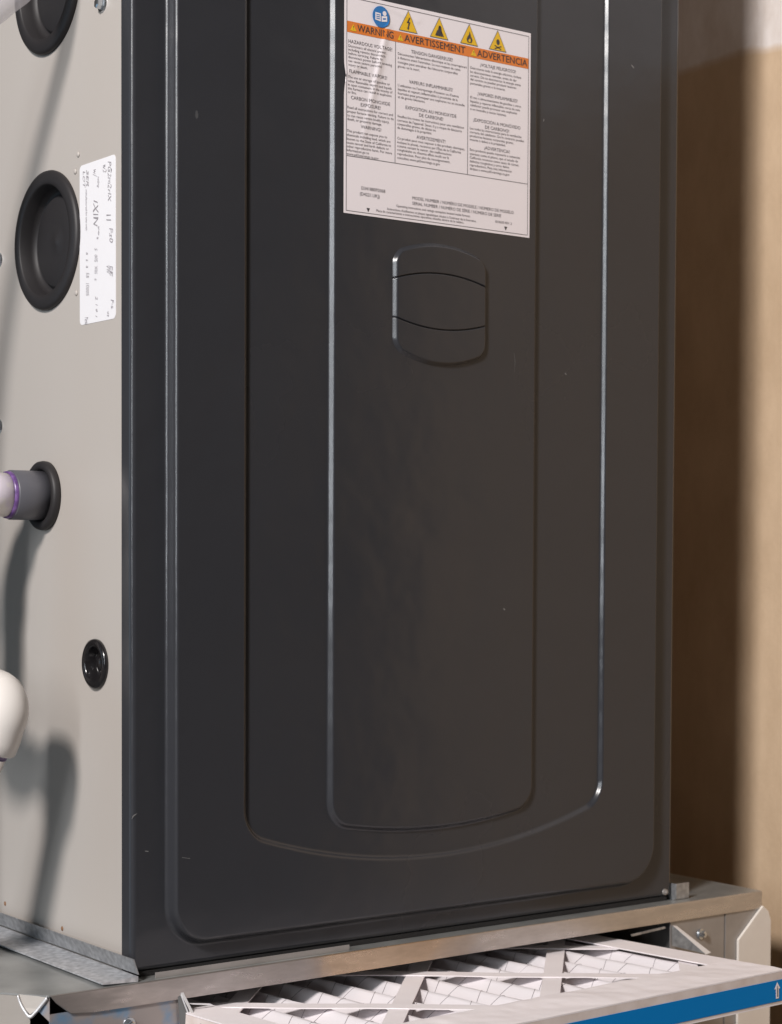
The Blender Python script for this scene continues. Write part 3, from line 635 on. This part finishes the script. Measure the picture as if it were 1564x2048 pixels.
pyd('arrow', [(ax_+a*.001, -.00055, b*.001) for a, b in [(0, -7.6), (-2.9, -12), (-1.5, -12), (-1.5, -18.2), (1.5, -18.2), (1.5, -12), (2.9, -12)]], [(0, 1, 2, 3, 4, 5, 6)], M_paper, bnd)
pyd('arrow', [(ax_+a*.001, -.00075, b*.001) for a, b in [(0, -9.4), (-.45, -12), (-.45, -17.2), (.45, -17.2), (.45, -12)]], [(0, 1, 2, 3, 4)], M_ink2, bnd)
# pleats
PER = .0262; ph = -.0075
def pz(x, y):
    t = ((x-ph+.0016*mnoise.noise(Vector((x*25, y*14, 9))))/PER) % 1; tri_ = abs(2*t-1); tri_ = 1-tri_
    tri_ = .8*tri_+.2*(.5-.5*math.cos(math.pi*tri_))
    return -.0150+.0115*tri_+.0004*mnoise.noise(Vector((x*80, y*45, 2)))
nx, ny = int(FW/.0019), 70; v = []; f = []
for j in range(ny+1):
    for i in range(nx+1): x = -.002-(FW-.004)*i/nx; y = .004+(FD-.008)*j/ny; v.append((x, y, pz(x, y)))
for j in range(ny):
    for i in range(nx): a = j*(nx+1)+i; f.append((a, a+nx+1, a+nx+2, a+1))
pyd('pleated_media', v, f, M_media, af, True)
v = []; f = []
for k in range(24):                             # fine support wires glued over the pleats
    y_ = .012+k*.0205; pts = []
    for i in range(int(FW/.0022)):
        x = -.004-.0022*i; tt = ((x-ph)/PER) % 1; yy = y_+.0065*(1 if (int((x-ph)//PER)+k) % 2 else -1)*(2*tt-1)
        pts.append((x, yy, pz(x, yy)+.0003))
    a, b = tube_geo(pts, .00015, 4, False); o_ = len(v); v += a; f += [tuple(i+o_ for i in q) for q in b]
w_ = pyd('support_wires', v, f, M_wire, af); w_['kind'] = 'stuff'
# cardboard lattice straps across the opening (45 degrees both ways)
def strap(c, s, z):
    """centre line x + s*y == c, clipped to the opening"""
    xa, xb, ya, yb = -FW+bw-.006, -bw+.006, bf-.006, FD-.024; hw = .0061; k = math.sqrt(.5)
    pts = []
    for y in (ya, yb):
        pts.append((c-s*y, y))
    (x0_, y0_), (x1_, y1_) = pts
    def clip(x0_, y0_, x1_, y1_):
        t0, t1 = 0., 1.; dx = x1_-x0_; dy = y1_-y0_
        for p_, q_ in ((-dx, x0_-xa), (dx, xb-x0_), (-dy, y0_-ya), (dy, yb-y0_)):
            r__ = q_/p_ if p_ else 0
            if p_ < 0: t0 = max(t0, r__)
            elif p_ > 0: t1 = min(t1, r__)
        return None if t0 >= t1 else ((x0_+t0*dx, y0_+t0*dy), (x0_+t1*dx, y0_+t1*dy))
    e = clip(x0_, y0_, x1_, y1_)
    if not e: return
    (ax, ay), (bx_, by) = e; n_ = 14; v = []; d = Vector((bx_-ax, by-ay, 0)); ln = d.length; d.normalize(); p_ = Vector((-d.y, d.x, 0))
    for i in range(n_+1):
        q = Vector((ax, ay, 0))+d*ln*i/n_; dz = .0006*mnoise.noise(q*18)
        v += [q+p_*hw+Vector((0, 0, z+dz)), q-p_*hw+Vector((0, 0, z+dz))]
    o = pyd('lattice_strap', v, [(2*i, 2*i+1, 2*i+3, 2*i+2) for i in range(n_)], M_card, af, False)
    m_ = o.modifiers.new('thickness', 'SOLIDIFY'); m_.thickness = .0007; m_.offset = -1
for c in (-.306, -.166, -.026, .114, .254): strap(c, 1, -.0017)
for c in (-.711, -.603, -.478, -.336, -.211, -.086): strap(c, -1, -.0026)
